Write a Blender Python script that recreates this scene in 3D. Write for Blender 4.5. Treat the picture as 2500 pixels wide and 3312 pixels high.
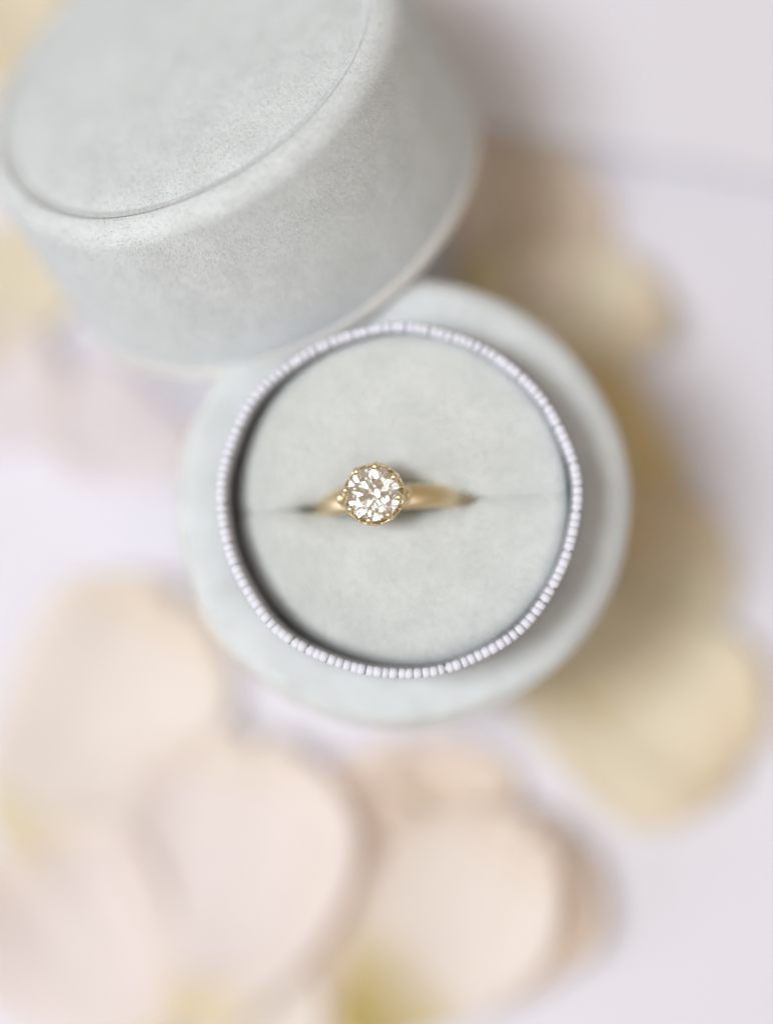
import bpy, bmesh, math, random
import numpy as np
from mathutils import Vector, Matrix, noise

# ------------------------------------------------------------------ clear
for o in list(bpy.data.objects):
    bpy.data.objects.remove(o)
scene = bpy.context.scene
col = scene.collection
MM = 0.001
R = math.radians
PI = math.pi

# ------------------------------------------------------------------ camera (all lengths below in mm)
ZF = 47.0            # height of the sharp plane: the diamond's table
DIST = 236.0         # lens to sharp plane
TILT = R(3.0)
cam_d = bpy.data.cameras.new('camera')
cam = bpy.data.objects.new('camera', cam_d)
col.objects.link(cam)
cam_pos = Vector((math.sin(TILT) * DIST * .7071, -math.sin(TILT) * DIST * .7071, ZF + math.cos(TILT) * DIST))
cam_tgt = Vector((0, 0, ZF))
fwd = (cam_tgt - cam_pos).normalized()
rgt = fwd.cross(Vector((0, 1, 0))).normalized()
upv = rgt.cross(fwd)
m = Matrix((rgt, upv, -fwd)).transposed().to_4x4()
m.translation = cam_pos * MM
cam.matrix_world = m
cam_d.sensor_fit = 'HORIZONTAL'
cam_d.sensor_width = 41.5
cam_d.lens = 121.6
cam_d.clip_start = 0.01
cam_d.clip_end = 20
cam_d.dof.use_dof = True
cam_d.dof.focus_distance = (DIST + 0.2) * MM
cam_d.dof.aperture_fstop = 121.6 / 32.0
scene.camera = cam

# ------------------------------------------------------------------ light: one big window, added fill lamps, pale room
world = bpy.data.worlds.new('World')
scene.world = world
world.use_nodes = True
bg = world.node_tree.nodes['Background']
bg.inputs[0].default_value = (1.0, 0.80, 0.57, 1)
bg.inputs[1].default_value = 0.35

def area(name, pos, target, size, power, color):
    d = bpy.data.lights.new(name, 'AREA')
    d.shape = 'RECTANGLE'
    d.size, d.size_y = size
    d.energy = power
    d.color = color
    o = bpy.data.objects.new(name, d)
    o.location = Vector(pos)
    o.rotation_euler = (Vector(target) - Vector(pos)).to_track_quat('-Z', 'Y').to_euler()
    col.objects.link(o)
    return o
area('window_light', (-0.53, -0.02, 1.19), (0, 0, 0.02), (0.36, 0.42), 12.2, (0.92, 0.95, 1.0))
area('left_sheen_light', (-1.1, -0.25, 0.70), (0, 0, 0.02), (0.5, 0.6), 3.0, (0.95, 0.96, 1.0))  # added low lamp for sheen and light from the left, no second window
area('facet_fill_light', (0.34, -0.36, 1.15), (0, 0, 0.02), (0.6, 0.6), 2.0, (0.94, 0.96, 1.0))  # added fill, whitens the diamond's facets and lifts shadows on the right

vs = scene.view_settings
vs.view_transform = 'Standard'
vs.look = 'None'
vs.exposure = 0.09
vs.gamma = 1.0
vs.use_curve_mapping = False
cy = scene.cycles
cy.max_bounces = 24
cy.transmission_bounces = 24
cy.glossy_bounces = 10
cy.diffuse_bounces = 6
cy.transparent_max_bounces = 12
cy.sample_clamp_indirect = 12
cy.use_denoising = True

# ------------------------------------------------------------------ helpers
def at(px, py, z):
    """the point at height z (mm) where the photograph (1670 px wide) has px, py"""
    d = fwd + rgt * ((px * 1.497 - 1250) / 7325) - upv * ((py * 1.497 - 1656) / 7325)
    return cam_pos + d * ((z - cam_pos.z) / d.z)

def tag(o, label=None, cat=None, group=None, kind=None):
    if label: o['label'] = label
    if cat: o['category'] = cat
    if group: o['group'] = group
    if kind: o['kind'] = kind
    return o

def empty(name, loc=(0, 0, 0)):
    o = bpy.data.objects.new(name, None)
    o.empty_display_size = 0.005
    o.location = Vector(loc) * MM
    col.objects.link(o)
    return o

def mesh_data(name, verts, faces, smooth=True, mat=None):
    me = bpy.data.meshes.new(name)
    me.from_pydata([(v[0] * MM, v[1] * MM, v[2] * MM) for v in verts], [], faces)
    me.update()
    if smooth:
        me.polygons.foreach_set('use_smooth', [True] * len(me.polygons))
    if mat: me.materials.append(mat)
    return me

def obj(name, me, parent=None):
    o = bpy.data.objects.new(name, me)
    col.objects.link(o)
    if parent is not None: o.parent = parent
    return o

def fix_normals(me):
    bm = bmesh.new(); bm.from_mesh(me)
    bmesh.ops.recalc_face_normals(bm, faces=bm.faces)
    bm.to_mesh(me); bm.free()

def lathe(profile, n=192, wobble=None, close=False):
    """profile: list of (r, z); wobble(theta, r, z) -> dr, dz"""
    V, F = [], []
    k = len(profile)
    for i in range(n):
        t = 2 * PI * i / n
        c, s = math.cos(t), math.sin(t)
        for r, z in profile:
            dr, dz = wobble(t, r, z) if wobble else (0, 0)
            V.append(((r + dr) * c, (r + dr) * s, z + dz))
    for i in range(n):
        a, b = i * k, ((i + 1) % n) * k
        for j in range(k if close else k - 1):
            j2 = (j + 1) % k
            F.append((a + j, b + j, b + j2, a + j2))
    return V, F

def arc(cx, cz, r, a0, a1, n):
    return [(cx + r * math.cos(R(a0 + (a1 - a0) * i / n)), cz + r * math.sin(R(a0 + (a1 - a0) * i / n))) for i in range(n + 1)]

# ------------------------------------------------------------------ materials
def new_mat(name):
    mt = bpy.data.materials.new(name)
    mt.use_nodes = True
    nt = mt.node_tree
    return mt, nt, nt.nodes['Principled BSDF']

def node(nt, t, **kw):
    n = nt.nodes.new(t)
    for k, v in kw.items():
        setattr(n, k, v)
    return n

def ramp(nt, fac, stops):
    r = node(nt, 'ShaderNodeValToRGB')
    e = r.color_ramp.elements
    e[0].position, e[0].color = stops[0][0], (*stops[0][1], 1)
    e[1].position, e[1].color = stops[-1][0], (*stops[-1][1], 1)
    for p, c in stops[1:-1]:
        x = e.new(p); x.color = (*c, 1)
    nt.links.new(fac, r.inputs[0])
    return r.outputs[0]

def velvet(name, c0, c1, sheen=0.5, sheen_tint=(1, 1, 1), bump=0.4, patch=260.0, fine=5200.0):
    mt, nt, p = new_mat(name)
    tc = node(nt, 'ShaderNodeTexCoord')
    n1 = node(nt, 'ShaderNodeTexNoise'); n1.inputs['Scale'].default_value = patch; n1.inputs['Detail'].default_value = 4
    n2 = node(nt, 'ShaderNodeTexNoise'); n2.inputs['Scale'].default_value = fine; n2.inputs['Detail'].default_value = 3
    nt.links.new(tc.outputs['Object'], n1.inputs['Vector'])
    nt.links.new(tc.outputs['Object'], n2.inputs['Vector'])
    mx = node(nt, 'ShaderNodeMath', operation='MULTIPLY_ADD')
    nt.links.new(n2.outputs[0], mx.inputs[0]); mx.inputs[1].default_value = 0.35
    nt.links.new(n1.outputs[0], mx.inputs[2])
    c = ramp(nt, mx.outputs[0], [(0.45, c0), (0.9, c1)])
    nt.links.new(c, p.inputs['Base Color'])
    p.inputs['Roughness'].default_value = 0.95
    p.inputs['Specular IOR Level'].default_value = 0.1
    p.inputs['Sheen Weight'].default_value = sheen
    p.inputs['Sheen Roughness'].default_value = 0.45
    p.inputs['Sheen Tint'].default_value = (*sheen_tint, 1)
    b = node(nt, 'ShaderNodeBump'); b.inputs['Strength'].default_value = bump; b.inputs['Distance'].default_value = 0.0002
    nt.links.new(n2.outputs[0], b.inputs['Height'])
    nt.links.new(b.outputs[0], p.inputs['Normal'])
    return mt

M_VELVET = velvet('sage velvet', (0.59, 0.62, 0.625), (0.675, 0.71, 0.72), 0.6, (0.93, 0.96, 1.0))
M_CUSHION = velvet('cushion velvet', (0.57, 0.595, 0.58), (0.64, 0.665, 0.65), 0.4, (0.95, 0.97, 1.0))
M_BAND = velvet('blush edge band', (0.60, 0.595, 0.57), (0.66, 0.655, 0.635), 0.4, (1, .96, .95), 0.2)
M_RIB = velvet('pale ribbed ribbon', (0.62, 0.64, 0.73), (0.71, 0.725, 0.80), 0.25, (0.95, 0.95, 1), 0.15)
M_COLLAR = velvet('collar cloth', (0.68, 0.69, 0.72), (0.76, 0.77, 0.80), 0.3, (0.95, 0.95, 1), 0.2)
M_LINING = velvet('lid lining', (0.45, 0.45, 0.40), (0.55, 0.55, 0.5), 0.2)

def pile_mat(name, c0, c1):
    mt, nt, p = new_mat(name)
    g = node(nt, 'ShaderNodeNewGeometry')
    c = ramp(nt, g.outputs['Random Per Island'], [(0.0, c0), (1.0, c1)])
    nt.links.new(c, p.inputs['Base Color'])
    p.inputs['Roughness'].default_value = 0.8
    p.inputs['Specular IOR Level'].default_value = 0.2
    tr = node(nt, 'ShaderNodeBsdfTranslucent')
    nt.links.new(c, tr.inputs[0])
    mx = node(nt, 'ShaderNodeMixShader'); mx.inputs[0].default_value = 0.35
    nt.links.new(p.outputs[0], mx.inputs[1]); nt.links.new(tr.outputs[0], mx.inputs[2])
    nt.links.new(mx.outputs[0], nt.nodes['Material Output'].inputs[0])
    return mt
M_PILE = pile_mat('velvet pile', (0.58, 0.61, 0.62), (0.80, 0.83, 0.845))

def gold_mat():
    mt, nt, p = new_mat('yellow gold')
    p.inputs['Base Color'].default_value = (0.90, 0.76, 0.52, 1)
    p.inputs['Metallic'].default_value = 1.0
    tc = node(nt, 'ShaderNodeTexCoord')
    n = node(nt, 'ShaderNodeTexNoise'); n.inputs['Scale'].default_value = 900; n.inputs['Detail'].default_value = 4
    nt.links.new(tc.outputs['Object'], n.inputs['Vector'])
    mr = node(nt, 'ShaderNodeMapRange'); mr.inputs[3].default_value = 0.26; mr.inputs[4].default_value = 0.42
    nt.links.new(n.outputs[0], mr.inputs[0]); nt.links.new(mr.outputs[0], p.inputs['Roughness'])
    b = node(nt, 'ShaderNodeBump'); b.inputs['Strength'].default_value = 0.03; b.inputs['Distance'].default_value = 0.0001
    nt.links.new(n.outputs[0], b.inputs['Height']); nt.links.new(b.outputs[0], p.inputs['Normal'])
    return mt
M_GOLD = gold_mat()

def diamond_mat():
    mt = bpy.data.materials.new('diamond'); mt.use_nodes = True
    nt = mt.node_tree
    nt.nodes.remove(nt.nodes['Principled BSDF'])
    prev = node(nt, 'ShaderNodeBsdfGlass')
    prev.inputs['Color'].default_value = (1, 1, 1, 1)
    prev.inputs['Roughness'].default_value = 0.0
    prev.inputs['IOR'].default_value = 2.42
    nt.links.new(prev.outputs[0], nt.nodes['Material Output'].inputs[0])
    return mt
M_DIAMOND = diamond_mat()

def petal_mat(name, body, edge, base, claw=0.26):
    """real petal colouring: yellow-green claw at the base, pale blade, tinted margin; thin and translucent"""
    mt, nt, p = new_mat(name)
    uv = node(nt, 'ShaderNodeUVMap'); uv.uv_map = 'petal'
    sp = node(nt, 'ShaderNodeSeparateXYZ')
    nt.links.new(uv.outputs[0], sp.inputs[0])
    tc = node(nt, 'ShaderNodeTexCoord')
    nz = node(nt, 'ShaderNodeTexNoise'); nz.inputs['Scale'].default_value = 120; nz.inputs['Detail'].default_value = 3
    nt.links.new(tc.outputs['Object'], nz.inputs['Vector'])
    ma = node(nt, 'ShaderNodeMath', operation='MULTIPLY_ADD'); ma.inputs[1].default_value = 0.18
    nt.links.new(nz.outputs[0], ma.inputs[0]); nt.links.new(sp.outputs[1], ma.inputs[2])
    c = ramp(nt, ma.outputs[0], [(0.05, base), (claw, body), (0.85, body), (1.08, edge)])
    # fine veins running up the blade
    wv = node(nt, 'ShaderNodeTexNoise'); wv.inputs['Scale'].default_value = 1.0; wv.inputs['Detail'].default_value = 2
    cmb = node(nt, 'ShaderNodeCombineXYZ')
    m1 = node(nt, 'ShaderNodeMath', operation='MULTIPLY'); m1.inputs[1].default_value = 46
    m2 = node(nt, 'ShaderNodeMath', operation='MULTIPLY'); m2.inputs[1].default_value = 4
    nt.links.new(sp.outputs[0], m1.inputs[0]); nt.links.new(sp.outputs[1], m2.inputs[0])
    nt.links.new(m1.outputs[0], cmb.inputs[0]); nt.links.new(m2.outputs[0], cmb.inputs[1])
    nt.links.new(cmb.outputs[0], wv.inputs['Vector'])
    b = node(nt, 'ShaderNodeBump'); b.inputs['Strength'].default_value = 0.35; b.inputs['Distance'].default_value = 0.0003
    nt.links.new(wv.outputs[0], b.inputs['Height'])
    nt.links.new(b.outputs[0], p.inputs['Normal'])
    nt.links.new(c, p.inputs['Base Color'])
    p.inputs['Roughness'].default_value = 0.6
    p.inputs['Specular IOR Level'].default_value = 0.25
    p.inputs['Sheen Weight'].default_value = 0.15
    tr = node(nt, 'ShaderNodeBsdfTranslucent')
    nt.links.new(c, tr.inputs[0])
    mx = node(nt, 'ShaderNodeMixShader'); mx.inputs[0].default_value = 0.52
    nt.links.new(p.outputs[0], mx.inputs[1]); nt.links.new(tr.outputs[0], mx.inputs[2])
    nt.links.new(mx.outputs[0], nt.nodes['Material Output'].inputs[0])
    return mt
P_BLUSH = petal_mat('blush petal', (0.95, 0.905, 0.89), (0.94, 0.88, 0.82), (0.88, 0.80, 0.56))
P_CREAM = petal_mat('cream petal', (0.94, 0.90, 0.86), (0.93, 0.86, 0.77), (0.86, 0.79, 0.48))
P_YELLOW = petal_mat('pale yellow petal', (0.91, 0.86, 0.73), (0.89, 0.81, 0.66), (0.80, 0.69, 0.30))
P_SHADOW_GOLD = petal_mat('golden petal', (0.88, 0.77, 0.50), (0.88, 0.77, 0.58), (0.78, 0.62, 0.22))  # golden-brown of the box's shadow put into the petal colour
P_IVORY = petal_mat('ivory petal with mustard claw', (0.94, 0.90, 0.87), (0.92, 0.86, 0.80), (0.66, 0.55, 0.10), 0.46)
P_WHITE = petal_mat('white petal', (0.92, 0.88, 0.89), (0.90, 0.85, 0.84), (0.86, 0.80, 0.66))
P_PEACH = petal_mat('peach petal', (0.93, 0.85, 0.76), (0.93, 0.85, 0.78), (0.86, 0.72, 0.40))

def paper_mat(name, c0, c1, scale):
    mt, nt, p = new_mat(name)
    tc = node(nt, 'ShaderNodeTexCoord')
    n = node(nt, 'ShaderNodeTexNoise'); n.inputs['Scale'].default_value = scale; n.inputs['Detail'].default_value = 5
    nt.links.new(tc.outputs['Object'], n.inputs['Vector'])
    nt.links.new(ramp(nt, n.outputs[0], [(0.3, c0), (0.7, c1)]), p.inputs['Base Color'])
    p.inputs['Roughness'].default_value = 0.85
    p.inputs['Specular IOR Level'].default_value = 0.15
    b = node(nt, 'ShaderNodeBump'); b.inputs['Strength'].default_value = 0.2; b.inputs['Distance'].default_value = 0.0003
    n2 = node(nt, 'ShaderNodeTexNoise'); n2.inputs['Scale'].default_value = 1500; n2.inputs['Detail'].default_value = 3
    nt.links.new(tc.outputs['Object'], n2.inputs['Vector'])
    nt.links.new(n2.outputs[0], b.inputs['Height']); nt.links.new(b.outputs[0], p.inputs['Normal'])
    return mt
M_TABLE = paper_mat('white table', (0.665, 0.655, 0.725), (0.695, 0.685, 0.75), 14)
M_CARD = paper_mat('white card', (0.685, 0.675, 0.74), (0.71, 0.70, 0.765), 20)

# ------------------------------------------------------------------ velvet pile
def pile(name, V, F, parent, count, length, seed, comb=(0, 0, 0), width=0.045, keep=None, mat=None):
    """short fibres standing on a surface, one thin triangle pair each"""
    rng = np.random.default_rng(seed)
    V = np.asarray(V, float)
    T = []
    for f in F:
        T.append((f[0], f[1], f[2]))
        if len(f) == 4: T.append((f[0], f[2], f[3]))
    T = np.asarray(T)
    a, b, c = V[T[:, 0]], V[T[:, 1]], V[T[:, 2]]
    nrm = np.cross(b - a, c - a)
    ar = np.linalg.norm(nrm, axis=1) / 2
    ok = ar > 1e-9
    if keep is not None:
        ok &= keep((a + b + c) / 3)
    T, a, b, c, nrm, ar = T[ok], a[ok], b[ok], c[ok], nrm[ok], ar[ok]
    nrm /= np.linalg.norm(nrm, axis=1)[:, None]
    i = rng.choice(len(ar), count, p=ar / ar.sum())
    u, v = rng.random(count), rng.random(count)
    fl = u + v > 1; u[fl] = 1 - u[fl]; v[fl] = 1 - v[fl]
    P = a[i] + (b[i] - a[i]) * u[:, None] + (c[i] - a[i]) * v[:, None]
    N = nrm[i]
    # patches of the pile lie different ways, like brushed velvet
    w = np.stack([np.sin(P[:, 0] * .55 + 1.3 * np.sin(P[:, 1] * .4) + seed), np.cos(P[:, 1] * .6 + np.sin(P[:, 2] * .5 + P[:, 0] * .3)), np.sin(P[:, 2] * .7 + P[:, 0] * .35)], 1)
    D = N + rng.normal(size=(count, 3)) * .45 + w * .32 + np.asarray(comb)
    D /= np.linalg.norm(D, axis=1)[:, None]
    flip = (D * N).sum(1) < 0.15
    D[flip] = N[flip]
    S = np.cross(D, rng.normal(size=(count, 3)))
    S /= np.linalg.norm(S, axis=1)[:, None]
    L = length * (0.55 + 0.75 * rng.random(count))
    W = width * (0.7 + 0.6 * rng.random(count))
    P = P - N * 0.03
    v0 = P - S * W[:, None] * .5
    v1 = P + S * W[:, None] * .5
    v2 = P + D * L[:, None]
    VV = np.empty((count * 3, 3)); VV[0::3] = v0; VV[1::3] = v1; VV[2::3] = v2
    me = bpy.data.meshes.new(name)
    me.vertices.add(count * 3)
    me.vertices.foreach_set('co', (VV * MM).astype(np.float32).ravel())
    me.loops.add(count * 3)
    me.loops.foreach_set('vertex_index', np.arange(count * 3, dtype=np.int32))
    me.polygons.add(count)
    me.polygons.foreach_set('loop_start', np.arange(0, count * 3, 3, dtype=np.int32))
    me.update(calc_edges=True)
    me.materials.append(mat or M_PILE)
    o = obj(name, me, parent)
    o['kind'] = 'stuff'
    return o

# ------------------------------------------------------------------ setting: table and card
def grid(nx, ny, fn):
    V = [fn(i / (nx - 1), j / (ny - 1)) for j in range(ny) for i in range(nx)]
    F = [(j * nx + i, j * nx + i + 1, (j + 1) * nx + i + 1, (j + 1) * nx + i) for j in range(ny - 1) for i in range(nx - 1)]
    return V, F

V, F = grid(60, 60, lambda u, v: ((u - .5) * 900, (v - .5) * 900, 0.0))
table = obj('tabletop', mesh_data('tabletop', V, F, True, M_TABLE))
tag(table, 'plain white tabletop under the box and petals', 'tabletop', kind='structure')

def make_card():
    c0 = at(1150, 302, 1.0)
    ang = R(-10.3)
    ux, uy = Vector((math.cos(ang), math.sin(ang), 0)), Vector((-math.sin(ang), math.cos(ang), 0))
    th = 1.1
    def lift(u, v):
        return 0.25 + 3.4 * max(0, 1 - v / 25) ** 2 * (0.35 + 0.65 * min(1, max(0, (u + 30) / 90)))
    nx, ny = 50, 40
    V = []
    for s in (1, 0):
        for j in range(ny):
            for i in range(nx):
                u, v = -38 + 148 * i / (nx - 1), 105 * j / (ny - 1)
                q = Vector((c0.x, c0.y, 0)) + ux * u + uy * v
                V.append((q.x, q.y, lift(u, v) + th * s))
    k = nx * ny
    F = []
    for j in range(ny - 1):
        for i in range(nx - 1):
            a = j * nx + i
            F.append((a, a + 1, a + nx + 1, a + nx)); F.append((k + a, k + a + nx, k + a + nx + 1, k + a + 1))
    ring = [i for i in range(nx)] + [j * nx + nx - 1 for j in range(1, ny)] + [(ny - 1) * nx + i for i in range(nx - 2, -1, -1)] + [j * nx for j in range(ny - 2, 0, -1)]
    for i in range(len(ring)):
        a, b = ring[i], ring[(i + 1) % len(ring)]
        F.append((a, a + k, b + k, b))
    me = mesh_data('paper_card', V, F, False, M_CARD)
    fix_normals(me)
    return tag(obj('paper_card', me), 'thick white paper card lying flat behind the lid, its edge slanting', 'card')
make_card()

# ------------------------------------------------------------------ ring box: base
BX, BY = 1.15, 1.45
Z_LEDGE, Z_RIM = 35.4, 44.3
R_BASE, R_NECK = 24.65, 19.0

def hand_wobble(t, r, z):
    dr = 0.16 * math.sin(2 * t + .7) + 0.10 * math.sin(3 * t + 2.1) + 0.05 * math.sin(7 * t + .4)
    return dr, 0.08 * math.sin(3 * t + 1) + 0.05 * math.sin(5 * t)

base = empty('ring_box', (BX, BY, 0))
tag(base, 'round sage velvet ring box base with ribbed collar, holding the ring', 'ring box')
prof = [(0.0, 0.3), (23.2, 0.3)] + arc(23.2, 1.9, 1.6, -90, 0, 5) + [(24.6, 10), (24.62, 20), (24.65, 29), (24.65, Z_LEDGE - 2.5)] \
    + arc(R_BASE - 1.8, Z_LEDGE - 1.8, 1.8, 6, 90, 10) + [(21.6, Z_LEDGE + .04), (20.2, Z_LEDGE), (18.6, Z_LEDGE - .1), (18.6, Z_LEDGE - 1)]
Vb, Fb = lathe(prof, 220, hand_wobble)
me = mesh_data('body', Vb, Fb, True, M_VELVET); fix_normals(me)
obj('body', me, base)
Vt, Ft = lathe(prof[9:-2], 160, hand_wobble)
pile('velvet_pile', Vt, Ft, base, 70000, 0.55, 3)
bp = [(R_BASE - 0.28 + 0.55 * math.cos(a), Z_LEDGE - 2.0 + 1.0 * math.sin(a)) for a in [2 * PI * i / 14 for i in range(14)]]
Vd, Fd = lathe(bp, 220, hand_wobble, close=True)
me = mesh_data('edge_band', Vd, Fd, True, M_BAND); fix_normals(me)
obj('edge_band', me, base)

def rim_wobble(t, r, z):
    dr = 0.20 * math.sin(2 * t + 1.9) + 0.10 * math.sin(5 * t + .6) + 0.07 * math.sin(8 * t + 1.1) + 0.04 * math.sin(13 * t)
    return dr, -1.75 * math.sin(t + .1) + 0.12 * math.sin(2 * t + .4) + 0.06 * math.sin(5 * t)
R_IN = R_NECK - 0.85
cp = [(R_IN + .12, 33.0), (R_IN + .12, Z_RIM - 0.75)] + arc((R_NECK + R_IN) / 2, Z_RIM - 0.75, (R_NECK - R_IN) / 2 - .12, 180, 0, 8) + [(R_NECK - .12, Z_LEDGE - .4)]
Vc, Fc = lathe(cp, 240, rim_wobble)
me = mesh_data('collar', Vc, Fc, True, M_COLLAR); fix_normals(me)
collar = obj('collar', me, base)

def rib_mesh():
    path = [(R_NECK + .02, Z_LEDGE + .1), (R_NECK + .02, Z_RIM - 0.8)] + arc((R_NECK + R_IN) / 2, Z_RIM - 0.75, (R_NECK - R_IN) / 2 + .05, 8, 172, 6) + [(R_IN - .02, Z_RIM - 1.0), (R_IN - .02, 36.0)]
    path = [(r - R_NECK, z - Z_RIM) for r, z in path]
    V, F = [], []
    k = 6
    n = len(path)
    for i, (r, z) in enumerate(path):
        a, b = path[max(0, i - 1)], path[min(n - 1, i + 1)]
        d = Vector((b[0] - a[0], 0, b[1] - a[1])).normalized()
        nn = Vector((-d.z, 0, d.x))
        for j in range(k):
            an = 2 * PI * j / k
            w = 0.51
            q = Vector((r, 0, z)) + nn * (0.075 * math.cos(an)) + Vector((0, 1, 0)) * (w * math.sin(an))
            V.append(tuple(q))
    for i in range(n - 1):
        for j in range(k):
            j2 = (j + 1) % k
            F.append((i * k + j, i * k + j2, (i + 1) * k + j2, (i + 1) * k + j))
    F.append(tuple(range(k))); F.append(tuple(reversed(range((n - 1) * k, n * k))))
    me = mesh_data('rib', V, F, True, M_RIB)
    fix_normals(me)
    return me
RIB = rib_mesh()
NR = 138
rnd = random.Random(5)
for i in range(NR):
    t = 2 * PI * (i + rnd.uniform(-.14, .14)) / NR
    dr, dz = rim_wobble(t, 0, 0)
    o = bpy.data.objects.new('rib', RIB)
    col.objects.link(o)
    o.parent = collar
    rr = R_NECK + dr
    o.location = (rr * math.cos(t) * MM, rr * math.sin(t) * MM, (Z_RIM + dz + rnd.uniform(-.09, .07)) * MM)
    o.rotation_euler = (0, 0, t + rnd.uniform(-.02, .02))
    o.scale = (1, rnd.uniform(.86, 1.06), 1)

# cushion: two halves with the ring slot between them
SLOT = R(3.4)
SX, SY = 0.1 - BX, 1.12 - BY      # ring centre seen from the base's axis
Z_CUSH = 40.6
R_CUSH = R_IN - 0.12
def gap(t):
    return 0.004 + 0.56 * math.exp(-(abs(t) / 8.2) ** 6) + 0.6 * math.exp(-((t - 8.7) / 1.2) ** 2) + 0.20 * math.exp(-((t + 8.3) / 1.2) ** 2)
def cushion_half(side):
    ca, sa = math.cos(SLOT), math.sin(SLOT)
    nt_, ns = 120, 60
    V, F = [], []
    # work in slot coordinates, origin on the base axis; slot line lies at s = s0
    s0 = -SX * sa + SY * ca
    t0 = SX * ca + SY * sa
    tm = math.sqrt(R_CUSH ** 2 - s0 ** 2) - 0.02
    for i in range(nt_):
        f = -math.cos(PI * i / (nt_ - 1))
        t = tm * f
        smax = math.sqrt(max(0, R_CUSH ** 2 - t * t)) - side * s0
        g = min(gap(t - t0 + .5), max(0.02, smax - .02))
        for j in range(ns + 1):
            q = j / ns
            q = 0.5 - 0.5 * math.cos(PI * q)
            s = g + (smax - g) * q
            x, y = t, s0 + side * s
            de = max(0, R_CUSH - math.hypot(x, y))
            ds = max(0, s - g)
            z = Z_CUSH + 0.8 * (1 - (math.hypot(x, y) / R_CUSH) ** 2)
            lf = 0.5 - 0.5 * math.cos(math.atan2(y, x) - 0.25)      # edge drops deeper on the window side, shaped to darken that crevice
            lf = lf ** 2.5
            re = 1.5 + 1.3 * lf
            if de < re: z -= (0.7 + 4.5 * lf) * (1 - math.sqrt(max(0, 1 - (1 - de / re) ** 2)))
            near = math.exp(-(abs(t - t0 + .6) / 9.4) ** 6)
            rs = 2.0 + 1.8 * near
            if ds < rs:
                q1 = 1 - ds / rs
                z -= 2.9 * near * (1 - math.sqrt(max(0, 1 - q1 * q1))) + 0.62 * (1 - near) * q1 * q1
            z += 0.10 * noise.noise(Vector((x * .16, y * .16, 3.1 * side))) + 0.03 * noise.noise(Vector((x * .6, y * .6, 9)))
            V.append((x * ca - y * sa, x * sa + y * ca, z))
        # the wall of the slot going down
        x, y = t, s0 + side * g
        V.append((x * ca - y * sa, x * sa + y * ca, 31.0))
    k = ns + 2
    for i in range(nt_ - 1):
        for j in range(ns):
            F.append((i * k + j, (i + 1) * k + j, (i + 1) * k + j + 1, i * k + j + 1))
        F.append((i * k + ns + 1, (i + 1) * k + ns + 1, (i + 1) * k, i * k))
    if side < 0: F = [tuple(reversed(f)) for f in F]
    return V, F
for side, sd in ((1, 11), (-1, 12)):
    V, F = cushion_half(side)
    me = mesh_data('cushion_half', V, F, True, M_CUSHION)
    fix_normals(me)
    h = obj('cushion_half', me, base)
    pile('velvet_pile', V, [tuple(reversed(f)) for f in F] if False else F, h, 45000, 0.3, sd, keep=lambda c: c[:, 2] > 37.5)

# ------------------------------------------------------------------ ring box: lid, leaning on the base
LR, LH, LT, LA = 25.65, 23.3, R(40.3), R(123.6)
lid = empty('ring_box_cover', (-14.45, 36.95, 19.4))
lid.rotation_euler = (Matrix.Rotation(LA, 3, 'Z') @ Matrix.Rotation(LT, 3, 'Y')).to_euler()
tag(lid, 'round sage velvet ring box lid tilted against the base', 'lid')
def lid_wobble(t, r, z):
    return (0.15 * math.sin(2 * t + .2) + 0.10 * math.sin(3 * t + 1.1) + 0.06 * math.sin(6 * t)) * min(1, r / 20), 0.12 * math.sin(2 * t + 1.5) * (z / LH)
RR = 2.5
lp = [(LR - 1.5, 16.0), (LR - 1.5, 0.2), (LR - 0.9, 0.0), (LR - 0.1, 0.3), (LR, 1.2), (LR - .2, 8), (LR - .5, 15)] \
    + arc(LR - .75 - RR, LH + .45 - RR, RR, 0, 90, 14) + [(22.5, LH + .42), (22.1, LH + .31), (21.7, LH + .16), (21.35, LH + .05), (21.0, LH - .03)]
Vl, Fl = lathe(lp, 260, lid_wobble)
me = mesh_data('shell', Vl, Fl, True, M_VELVET); fix_normals(me)
shell = obj('shell', me, lid)
Vs, Fs = lathe(lp[4:-1], 200, lid_wobble)
LD = (Matrix.Rotation(LA, 3, 'Z') @ Matrix.Rotation(LT, 3, 'Y'))
pile('velvet_pile', Vs, [tuple(reversed(f)) for f in Fs] if False else Fs, shell, 230000, 0.45, 21, comb=(0, 0, -.15), width=.03)
# top pad inside the seam
tp = [(21.6, LH - .10), (21.2, LH + .0), (20.8, LH + .10), (20.2, LH + .23), (19.4, LH + .36), (16, LH + .5), (10, LH + .62), (5, LH + .68), (0.02, LH + .7)]
Vp, Fp = lathe(tp, 220, lid_wobble)
me = mesh_data('top_pad', Vp, Fp, True, M_VELVET); fix_normals(me)
pad = obj('top_pad', me, lid)
pile('velvet_pile', Vp, Fp, pad, 130000, 0.36, 22, width=.03)
bp = [(LR - .15 + .55 * math.cos(a), 0.95 + 0.95 * math.sin(a)) for a in [2 * PI * i / 14 for i in range(14)]]
Vd, Fd = lathe(bp, 240, lid_wobble, close=True)
me = mesh_data('edge_band', Vd, Fd, True, M_BAND); fix_normals(me)
obj('edge_band', me, lid)
ip = [(LR - 1.6, 0.5), (LR - 1.6, LH - 2.4), (LR - 3.0, LH - 1.4), (0.02, LH - 1.3)]
Vi, Fi = lathe(ip, 160)
me = mesh_data('lining', Vi, Fi, True, M_LINING); fix_normals(me)
obj('lining', me, lid)

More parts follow.
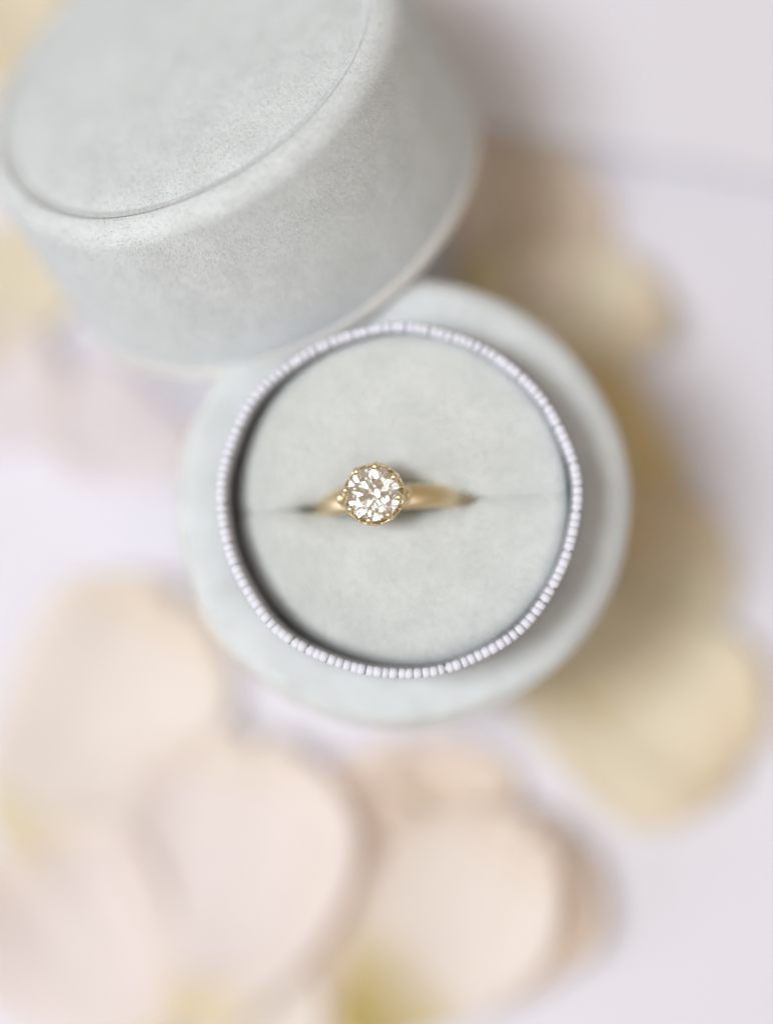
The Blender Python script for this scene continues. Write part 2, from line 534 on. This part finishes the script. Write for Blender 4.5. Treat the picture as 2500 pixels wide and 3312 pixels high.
# ------------------------------------------------------------------ the ring
ring = empty('engagement_ring', (0.1, 1.12, 33.0))
ring.rotation_euler = (Matrix.Rotation(SLOT, 3, 'Z') @ Matrix.Rotation(R(-3.9), 3, 'X') @ Matrix.Rotation(R(-6.3), 3, 'Y')).to_euler()
tag(ring, 'yellow gold solitaire ring with round diamond held in cushion slot', 'ring')
ST = R(11)       # stone and claws turned a little in the head

def shank():
    V, F = [], []
    n, k = 160, 16
    for i in range(n):
        a = 2 * PI * i / n            # 0 = top of the ring
        top = max(0, math.cos(a))
        wid = 2.0 + 1.0 * top ** 2 - 0.9 * math.exp(-(a if a < PI else 2 * PI - a) ** 2 / .03)
        thk = 1.35 + 0.15 * top
        rm = 9.4
        for j in range(k):
            b = 2 * PI * j / k
            cb, sb = math.cos(b), math.sin(b)
            # D-shaped section: flat inside, rounded outside
            rad = rm + (thk * .5) * (cb if cb > 0 else cb * .7)
            y = wid * .5 * math.copysign(abs(sb) ** .9, sb)
            V.append((rad * math.sin(a), y, rad * math.cos(a)))
    for i in range(n):
        for j in range(k):
            i2, j2 = (i + 1) % n, (j + 1) % k
            F.append((i * k + j, i2 * k + j, i2 * k + j2, i * k + j2))
    me = mesh_data('shank', V, F, True, M_GOLD); fix_normals(me)
    return me
obj('shank', shank(), ring)

GZ, GR = 13.25, 2.93       # girdle height and radius
def crown_basket():
    """flared cup with a scalloped top edge between the claws"""
    V, F = [], []
    n = 192
    for i in range(n):
        t = 2 * PI * i / n
        sc = abs(math.sin(4 * (t - ST - R(22.5)) + PI / 2))     # 1 at the claws
        ztop = GZ - 0.62 + 0.50 * sc ** .8
        out = [(1.55, 9.0), (1.75, 9.6), (1.7, 9.9), (2.15, 10.5), (2.7, 11.2), (3.12, 11.9), (3.28 + .05 * sc, ztop - .12)]
        inn = [(3.14 + .05 * sc, ztop), (3.0, ztop - .14), (2.6, 12.0), (2.0, 10.8), (1.3, 9.8), (1.2, 9.0)]
        for r, z in out + inn:
            V.append((r * math.cos(t), r * math.sin(t), z))
    k = 13
    for i in range(n):
        for j in range(k):
            i2, j2 = (i + 1) % n, (j + 1) % k
            F.append((i * k + j, i2 * k + j, i2 * k + j2, i * k + j2))
    me = mesh_data('setting', V, F, True, M_GOLD); fix_normals(me)
    return me
setting = obj('setting', crown_basket(), ring)

def tube(path, radii, k=10, cap=True):
    V, F = [], []
    n = len(path)
    P = [Vector(p) for p in path]
    for i in range(n):
        d = (P[min(n - 1, i + 1)] - P[max(0, i - 1)]).normalized()
        s = d.cross(Vector((0, 1, 0)))
        if s.length < 1e-4: s = d.cross(Vector((1, 0, 0)))
        s.normalize(); q = d.cross(s)
        for j in range(k):
            a = 2 * PI * j / k
            V.append(tuple(P[i] + (s * math.cos(a) + q * math.sin(a)) * radii[i]))
    for i in range(n - 1):
        for j in range(k):
            j2 = (j + 1) % k
            F.append((i * k + j, i * k + j2, (i + 1) * k + j2, (i + 1) * k + j))
    if cap:
        F.append(tuple(range(k))); F.append(tuple(reversed(range((n - 1) * k, n * k))))
    return V, F
# claw: slim leg up the cup, bent over the girdle, ending in a rounded bead
def claw_mesh():
    path = [(1.95, 0, 10.1), (2.35, 0, 10.9), (2.75, 0, 11.8), (3.08, 0, 12.7), (3.14, 0, 13.2), (3.06, 0, 13.65), (2.84, 0, 13.92)]
    rad = [.18, .18, .19, .21, .28, .36, .40]
    # bead tip
    c = Vector(path[-1]); d = (Vector(path[-1]) - Vector(path[-2])).normalized()
    for f in (.35, .62, .82, .95, .998):
        path.append(tuple(c + d * .40 * f)); rad.append(.40 * math.sqrt(1 - f * f))
    V, F = tube(path, rad, 12)
    me = mesh_data('claw', V, F, True, M_GOLD); fix_normals(me)
    return me
CLAW = claw_mesh()
for i in range(8):
    o = obj('claw', CLAW, ring)
    o.rotation_euler = (0, 0, ST + R(22.5) + i * PI / 4 + R((0, 2, -1.5, 1, -2, 1.5, 0, -1)[i]))
# two leaf-shaped shoulders where the shank meets the cup
def shoulder_mesh():
    V, F = [], []
    nu, nv = 14, 16
    for i in range(nu + 1):
        a = PI * i / nu
        for j in range(nv):
            b = 2 * PI * j / nv
            V.append((.62 * math.sin(a) * math.cos(b), .95 * math.sin(a) * math.sin(b), 1.25 * math.cos(a)))
    for i in range(nu):
        for j in range(nv):
            j2 = (j + 1) % nv
            F.append((i * nv + j, (i + 1) * nv + j, (i + 1) * nv + j2, i * nv + j2))
    me = mesh_data('shoulder', V, F, True, M_GOLD)
    bm = bmesh.new(); bm.from_mesh(me); bmesh.ops.remove_doubles(bm, verts=bm.verts, dist=1e-7); bmesh.ops.recalc_face_normals(bm, faces=bm.faces); bm.to_mesh(me); bm.free()
    return me
SH = shoulder_mesh()
for s in (-1, 1):
    o = obj('shoulder', SH, ring)
    o.location = ((3.0 if s > 0 else -3.45) * MM, 0, (10.1 if s > 0 else 11.2) * MM)
    o.rotation_euler = (0, s * R(22), 0)

def brilliant():
    d = 2 * GR
    rt = GR * .56
    hc = d * .155
    hp = d * .435
    g = d * .012
    pts = []
    # convex hull of a brilliant's corner points gives its facets
    for i in range(8):
        a = i * PI / 4
        pts.append((rt * math.cos(a), rt * math.sin(a), hc))
        b = a + PI / 8
        rs = GR * .80
        pts.append((rs * math.cos(b) / math.cos(PI / 8) * .965, rs * math.sin(b) / math.cos(PI / 8) * .965, hc * .52))
    for i in range(16):
        a = i * PI / 8
        pts.append((GR * math.cos(a), GR * math.sin(a), g if i % 2 else g * 1.0))
        pts.append((GR * math.cos(a), GR * math.sin(a), -g))
    for i in range(8):
        a = i * PI / 4 + PI / 8
        pts.append((GR * .24 * math.cos(a), GR * .24 * math.sin(a), -hp * .80))
    pts.append((0, 0, -hp))
    bm = bmesh.new()
    vs_ = [bm.verts.new(Vector(p) * MM) for p in pts]
    res = bmesh.ops.convex_hull(bm, input=vs_)
    loose = [v for v in bm.verts if not v.link_faces]
    bmesh.ops.delete(bm, geom=loose, context='VERTS')
    bmesh.ops.dissolve_limit(bm, angle_limit=R(1.0), verts=bm.verts, edges=bm.edges)
    bmesh.ops.recalc_face_normals(bm, faces=bm.faces)
    me = bpy.data.meshes.new('diamond'); bm.to_mesh(me); bm.free()
    me.materials.append(M_DIAMOND)
    return me
dia = obj('diamond', brilliant(), ring)
dia.location = (0, 0, GZ * MM)
dia.rotation_euler = (R(-0.8), R(1.5), ST)       # seated slightly canted
dia['label'] = 'round brilliant cut diamond'

# ------------------------------------------------------------------ rose petals
def petal(label, px, py, z, L, W, yaw, pitch=0, roll=0, cup=.5, curl=.25, mat=P_CREAM, seed=0, heart=.06, group='fallen rose petals'):
    """cupped petal: u across, v from claw to lip; hollow side up. Centre at px,py; yaw = where the lip points."""
    rng = random.Random(seed)
    nu, nv = 30, 30
    V, UV = [], []
    ph = rng.uniform(0, 6)
    u0, u1 = rng.uniform(-.5, .5), rng.uniform(-.7, .7)      # a crease and a dent
    for j in range(nv):
        v = j / (nv - 1)
        w = W * .5 * (0.16 + 0.84 * math.sin(PI * min(1, v * 1.02) ** .72 * .5 + 0) ** 1.1) * (1 - max(0, (v - .62) / .38) ** 2.6 * .82)
        for i in range(nu):
            u = 2 * i / (nu - 1) - 1
            x = u * w
            y = (v - .5) * L
            # notch in the lip
            y -= heart * L * math.exp(-(u / .3) ** 2) * max(0, (v - .7) / .3) ** 2
            rx, ry = x / (W * .5), (v - .5) * 2
            rr = min(1.3, math.hypot(rx, ry))
            zz = cup * 9.0 * rr ** 2.2 * (W / 30)
            # lip curling back outwards
            e = max(0, rr - .78) / .3
            zz -= curl * 4.5 * e * e
            zz += 0.8 * math.exp(-((u - u0 - .25 * (v - .5)) / .10) ** 2) * min(1, v * 1.6) - 0.6 * math.exp(-((u - u1) / .16) ** 2) * v
            x *= 1 + .05 * math.sin(7 * v + ph) * rr ** 2
            y += L * .018 * math.sin(4.5 * u + ph) * max(0, v - .4)
            zz += 1.1 * math.sin(3 * math.atan2(ry, rx) + ph) * rr ** 3 + 0.5 * math.sin(5 * math.atan2(ry, rx) + 2 * ph) * rr ** 4
            zz += 0.5 * noise.noise(Vector((x * .12, y * .12, seed * 3.3)))
            # sides drawn in by the cupping
            x *= 1 - .16 * cup * rr ** 2
            V.append(Vector((x, y, zz)))
            UV.append((i / (nu - 1), v))
    Mx = Matrix.Rotation(R(yaw - 90), 3, 'Z') @ Matrix.Rotation(R(pitch), 3, 'X') @ Matrix.Rotation(R(roll), 3, 'Y')
    V = [Mx @ p for p in V]
    zmin = min(p.z for p in V)
    V = [p - Vector((0, 0, zmin)) for p in V]
    zc = z + sum(p.z for p in V) / len(V)
    c = at(px, py, zc)
    F = [(j * nu + i, j * nu + i + 1, (j + 1) * nu + i + 1, (j + 1) * nu + i) for j in range(nv - 1) for i in range(nu - 1)]
    # thickness
    off = len(V)
    me0 = mesh_data('rose_petal', [tuple(p) for p in V], F, True, mat)
    uvl = me0.uv_layers.new(name='petal')
    for l in me0.loops: uvl.data[l.index].uv = UV[l.vertex_index]
    o = obj('rose_petal', me0)
    o.location = Vector((c.x, c.y, z)) * MM
    sd = o.modifiers.new('thickness', 'SOLIDIFY'); sd.thickness = .00022; sd.offset = 0
    tag(o, label, 'petal', group)
    return o

petal('large cream cupped petal below and left of the box', 205, 1545, 0.6, 37, 32, 55, 0, 6, .5, .3, P_CREAM, 1)
petal('big blush petal below the box, its far lip yellowish', 500, 1895, 1.6, 36, 36, 80, 0, -3, .42, .2, P_BLUSH, 2)
petal('broad blush petal in the bottom left corner of the picture', 170, 2045, 0.8, 32, 33, 130, 4, 4, .5, .4, P_BLUSH, 3)
petal('small cream petal at the bottom edge with upturned pale rim', 560, 2255, 0.8, 22, 20, 100, 0, 4, .4, .1, P_CREAM, 4)
petal('peach petal underneath, between the two big petals at the bottom', 790, 1985, 0.5, 33, 24, 88, 0, 0, .3, .2, P_PEACH, 5)
petal('creamy white petal with mustard base, right of the bottom cluster', 975, 2020, 3.0, 33, 27, 47, 0, -12, .75, .0, P_IVORY, 6)
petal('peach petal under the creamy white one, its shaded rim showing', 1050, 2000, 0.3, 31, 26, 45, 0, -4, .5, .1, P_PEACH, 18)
petal('peach petal peeking out above the bottom cluster', 900, 1800, 0.3, 24, 28, 95, 0, 0, .3, .3, P_PEACH, 7)
petal('wide pale yellow petal on the table right of the box', 1345, 1505, 0.5, 35, 31, -30, 0, 0, .35, .4, P_YELLOW, 8)
petal('golden petal tucked against the right side of the box', 1350, 1310, 0.5, 32, 24, 60, 0, 0, .3, .3, P_YELLOW, 9)
petal('small cream petal with bright hollow beside the lid', 1215, 640, 0.8, 26, 17, -14, 0, 4, .9, .0, P_YELLOW, 10)
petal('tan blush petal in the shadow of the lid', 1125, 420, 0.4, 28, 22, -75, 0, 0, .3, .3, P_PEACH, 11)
petal('cream white petal at the left edge below the lid', -25, 850, 0.6, 20, 19, 30, 0, 0, .35, .3, P_WHITE, 12)
petal('yellow petal at the left edge under the lid', 20, 610, 0.4, 24, 20, 200, 0, 0, .4, .3, P_YELLOW, 13)
petal('pale blush petal between the lid and the lower left petal', 260, 930, 0.3, 21, 18, 160, 0, 0, .2, .4, P_WHITE, 14)
petal('tan yellow petal in the top left corner', 10, 5, 0.5, 22, 20, 100, 0, 0, .4, .3, P_YELLOW, 15)
petal('blush petal at the left edge beside the lid top', -20, 210, 0.4, 18, 16, 210, 0, 0, .4, .3, P_BLUSH, 16)
petal('added golden petal tinting the shadow beside the box, below the cream petal', 1300, 950, 0.4, 32, 18, -75, 0, 0, .3, .3, P_SHADOW_GOLD, 17)  # added where a golden-brown shadow hugs the box
